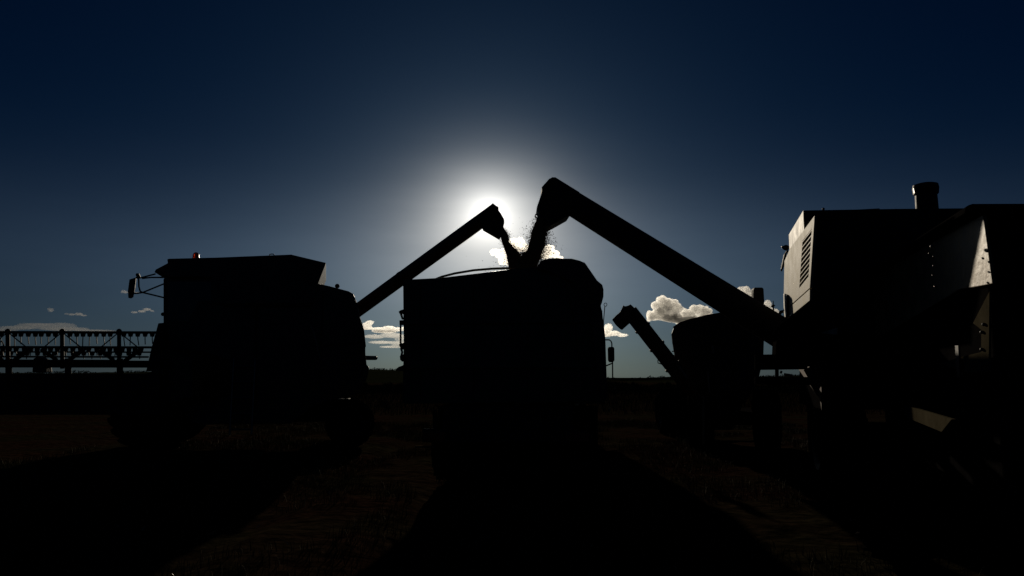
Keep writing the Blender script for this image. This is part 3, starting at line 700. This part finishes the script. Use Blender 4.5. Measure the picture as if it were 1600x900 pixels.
# ================================================================== clouds (real volumes of droplets, far off)
_b = ball(Vector((0, 0, 0)), 1, 2); _b.verts.index_update()
ICO_V = np.array([v.co[:] for v in _b.verts]); ICO_F = np.array([[v.index for v in f.verts] for f in _b.faces]); _b.free()
def cloud(puffs, D, dens, label, seed, thick=.8, vox=1.3, fuzz=2, aniso=.8, alb=.77):
    """puffs: ellipses (px, py, rx, ry) in the photograph turned into lumpy bodies D metres off"""
    r = random.Random(seed); k = D / FPX; Vs, Fs = [], []
    c0 = at(puffs[0][0], puffs[0][1], D)
    def lump(c, r3):
        Fs.append(ICO_F + len(ICO_V) * len(Vs)); Vs.append(ICO_V * np.array(r3) + np.array((c - c0)[:]))
    for x, y, rx, ry in puffs:
        c = at(x, y, D + r.uniform(-.3, .3) * rx * k); R3 = (rx * k * .82, rx * k * thick, ry * k * .82); lump(c, R3)
        for lev, (nn, sc) in enumerate(((14, .42), (40, .2), (60, .11))[:fuzz + 1]):
            for _ in range(nn):
                a, e = r.uniform(0, 2 * math.pi), math.asin(r.uniform(-.7, 1))
                u = Vector((math.cos(a) * math.cos(e), math.sin(a) * math.cos(e), math.sin(e))); s = sc * r.uniform(.6, 1.3) * min(rx, ry) * k
                lump(c + Vector((u.x * R3[0], u.y * R3[1], u.z * R3[2])) * r.uniform(.95, 1.1), (s, s, s * .9))
    m = bpy.data.materials.new('cloud_droplets'); m.use_nodes = True; t = m.node_tree; t.nodes.clear()
    pv = t.nodes.new('ShaderNodeVolumePrincipled'); pv.inputs['Density'].default_value = dens; pv.inputs['Color'].default_value = (alb, alb, alb * .99, 1); pv.inputs['Anisotropy'].default_value = aniso
    pv.inputs['Density'].default_value = dens * (5 if alb > .65 else 3 if alb > .5 else 1.1)
    ou = t.nodes.new('ShaderNodeOutputMaterial'); t.links.new(pv.outputs[0], ou.inputs['Volume'])
    try: m.volume_sampling = 'MULTIPLE_IMPORTANCE'
    except Exception: pass
    o = soup('cloud', np.concatenate(Vs), np.concatenate(Fs), m); o.location = c0
    md = o.modifiers.new('remesh', 'REMESH'); md.mode = 'VOXEL'; md.voxel_size = vox * k; md.use_smooth_shade = True
    return tag(o, label, 'cloud', 'clouds low in the sky')
D0 = 2000.
cloud([(1036, 484, 16, 22), (1022, 494, 13, 9), (1052, 482, 12, 14), (1048, 496, 24, 9), (1076, 491, 13, 9), (1088, 484, 10, 9), (1100, 488, 13, 10), (1075, 500, 40, 6)], D0, .022, 'tall cumulus cloud standing above the round shouldered grain cart', 1)
cloud([(1163, 456, 9, 10), (1170, 462, 11, 10), (1178, 470, 14, 10), (1198, 479, 9, 9), (1206, 488, 12, 8)], D0, .014, 'small cumulus cloud behind the dark mirror above the thick right auger', 2)
cloud([(574, 507, 8, 5), (579, 504, 6, 4), (572, 513, 14, 3), (592, 514, 15, 3), (608, 512, 11, 3.5), (618, 515, 14, 4), (632, 514, 12, 4), (600, 518, 24, 3)], D0, .012, 'cream topped cloud bank in the gap between the left combine and the truck', 3, alb=.68)
cloud([(585, 526, 22, 4), (612, 524, 24, 5), (630, 528, 16, 6), (596, 535, 26, 3), (622, 536, 18, 4), (612, 542, 26, 2)], D0 + 150, .012, 'dim grey lower layer under the cream topped cloud bank beside the truck', 13, alb=.4)
cloud([(60, 508, 42, 4), (95, 508, 30, 4.5), (30, 512, 40, 4), (100, 514, 50, 4), (150, 517, 40, 2.5), (0, 515, 40, 3)], D0, .010, 'long flat cloud bank just above the reel header at left', 4, thick=.4, alb=.45)
cloud([(123, 491, 7, 2.6), (112, 491.5, 6, 2), (131, 493, 5, 1.8), (104, 490.5, 4, 1.5)], D0, .011, 'small ragged cloud wisp midway between the left edge and the left combine', 5, fuzz=1, alb=.58, vox=.8)
cloud([(80, 485, 4.5, 3.5), (77, 483, 3, 2.5)], D0, .010, 'tiny round cloud puff, leftmost above the reel header', 6, fuzz=1, alb=.58, vox=.7)
cloud([(230, 483.5, 7, 2.5), (221, 486.5, 7, 2.2), (210, 488, 6, 1.8), (238, 486, 4, 1.6)], D0, .012, 'small bright cloud wisp under the mirrors of the left combine', 7, fuzz=1, alb=.58, vox=.8)
cloud([(194, 456, 5, 3.2), (203, 457, 6, 2), (213, 457.5, 7, 1.6)], D0, .009, 'tiny cloud wisp right behind the mirror of the left combine', 8, fuzz=1, alb=.58, vox=.7)
cloud([(774, 394, 10, 6), (784, 398, 9, 9), (786, 408, 7, 7), (795, 411, 8, 5), (803, 381, 9, 8), (813, 378, 8, 7), (820, 388, 9, 8), (808, 390, 12, 6), (848, 398, 10, 9), (858, 391, 9, 8), (866, 397, 8, 7), (873, 403, 8, 4)], D0, .016, 'bright cloud under the sun behind the two streams of grain', 9, alb=.76)
cloud([(950, 513, 7, 8), (960, 521, 12, 5), (972, 524, 10, 3.5), (945, 522, 14, 6)], D0, .012, 'small cloud between the truck mirror and the thin slanting auger', 10, fuzz=1, vox=.8)
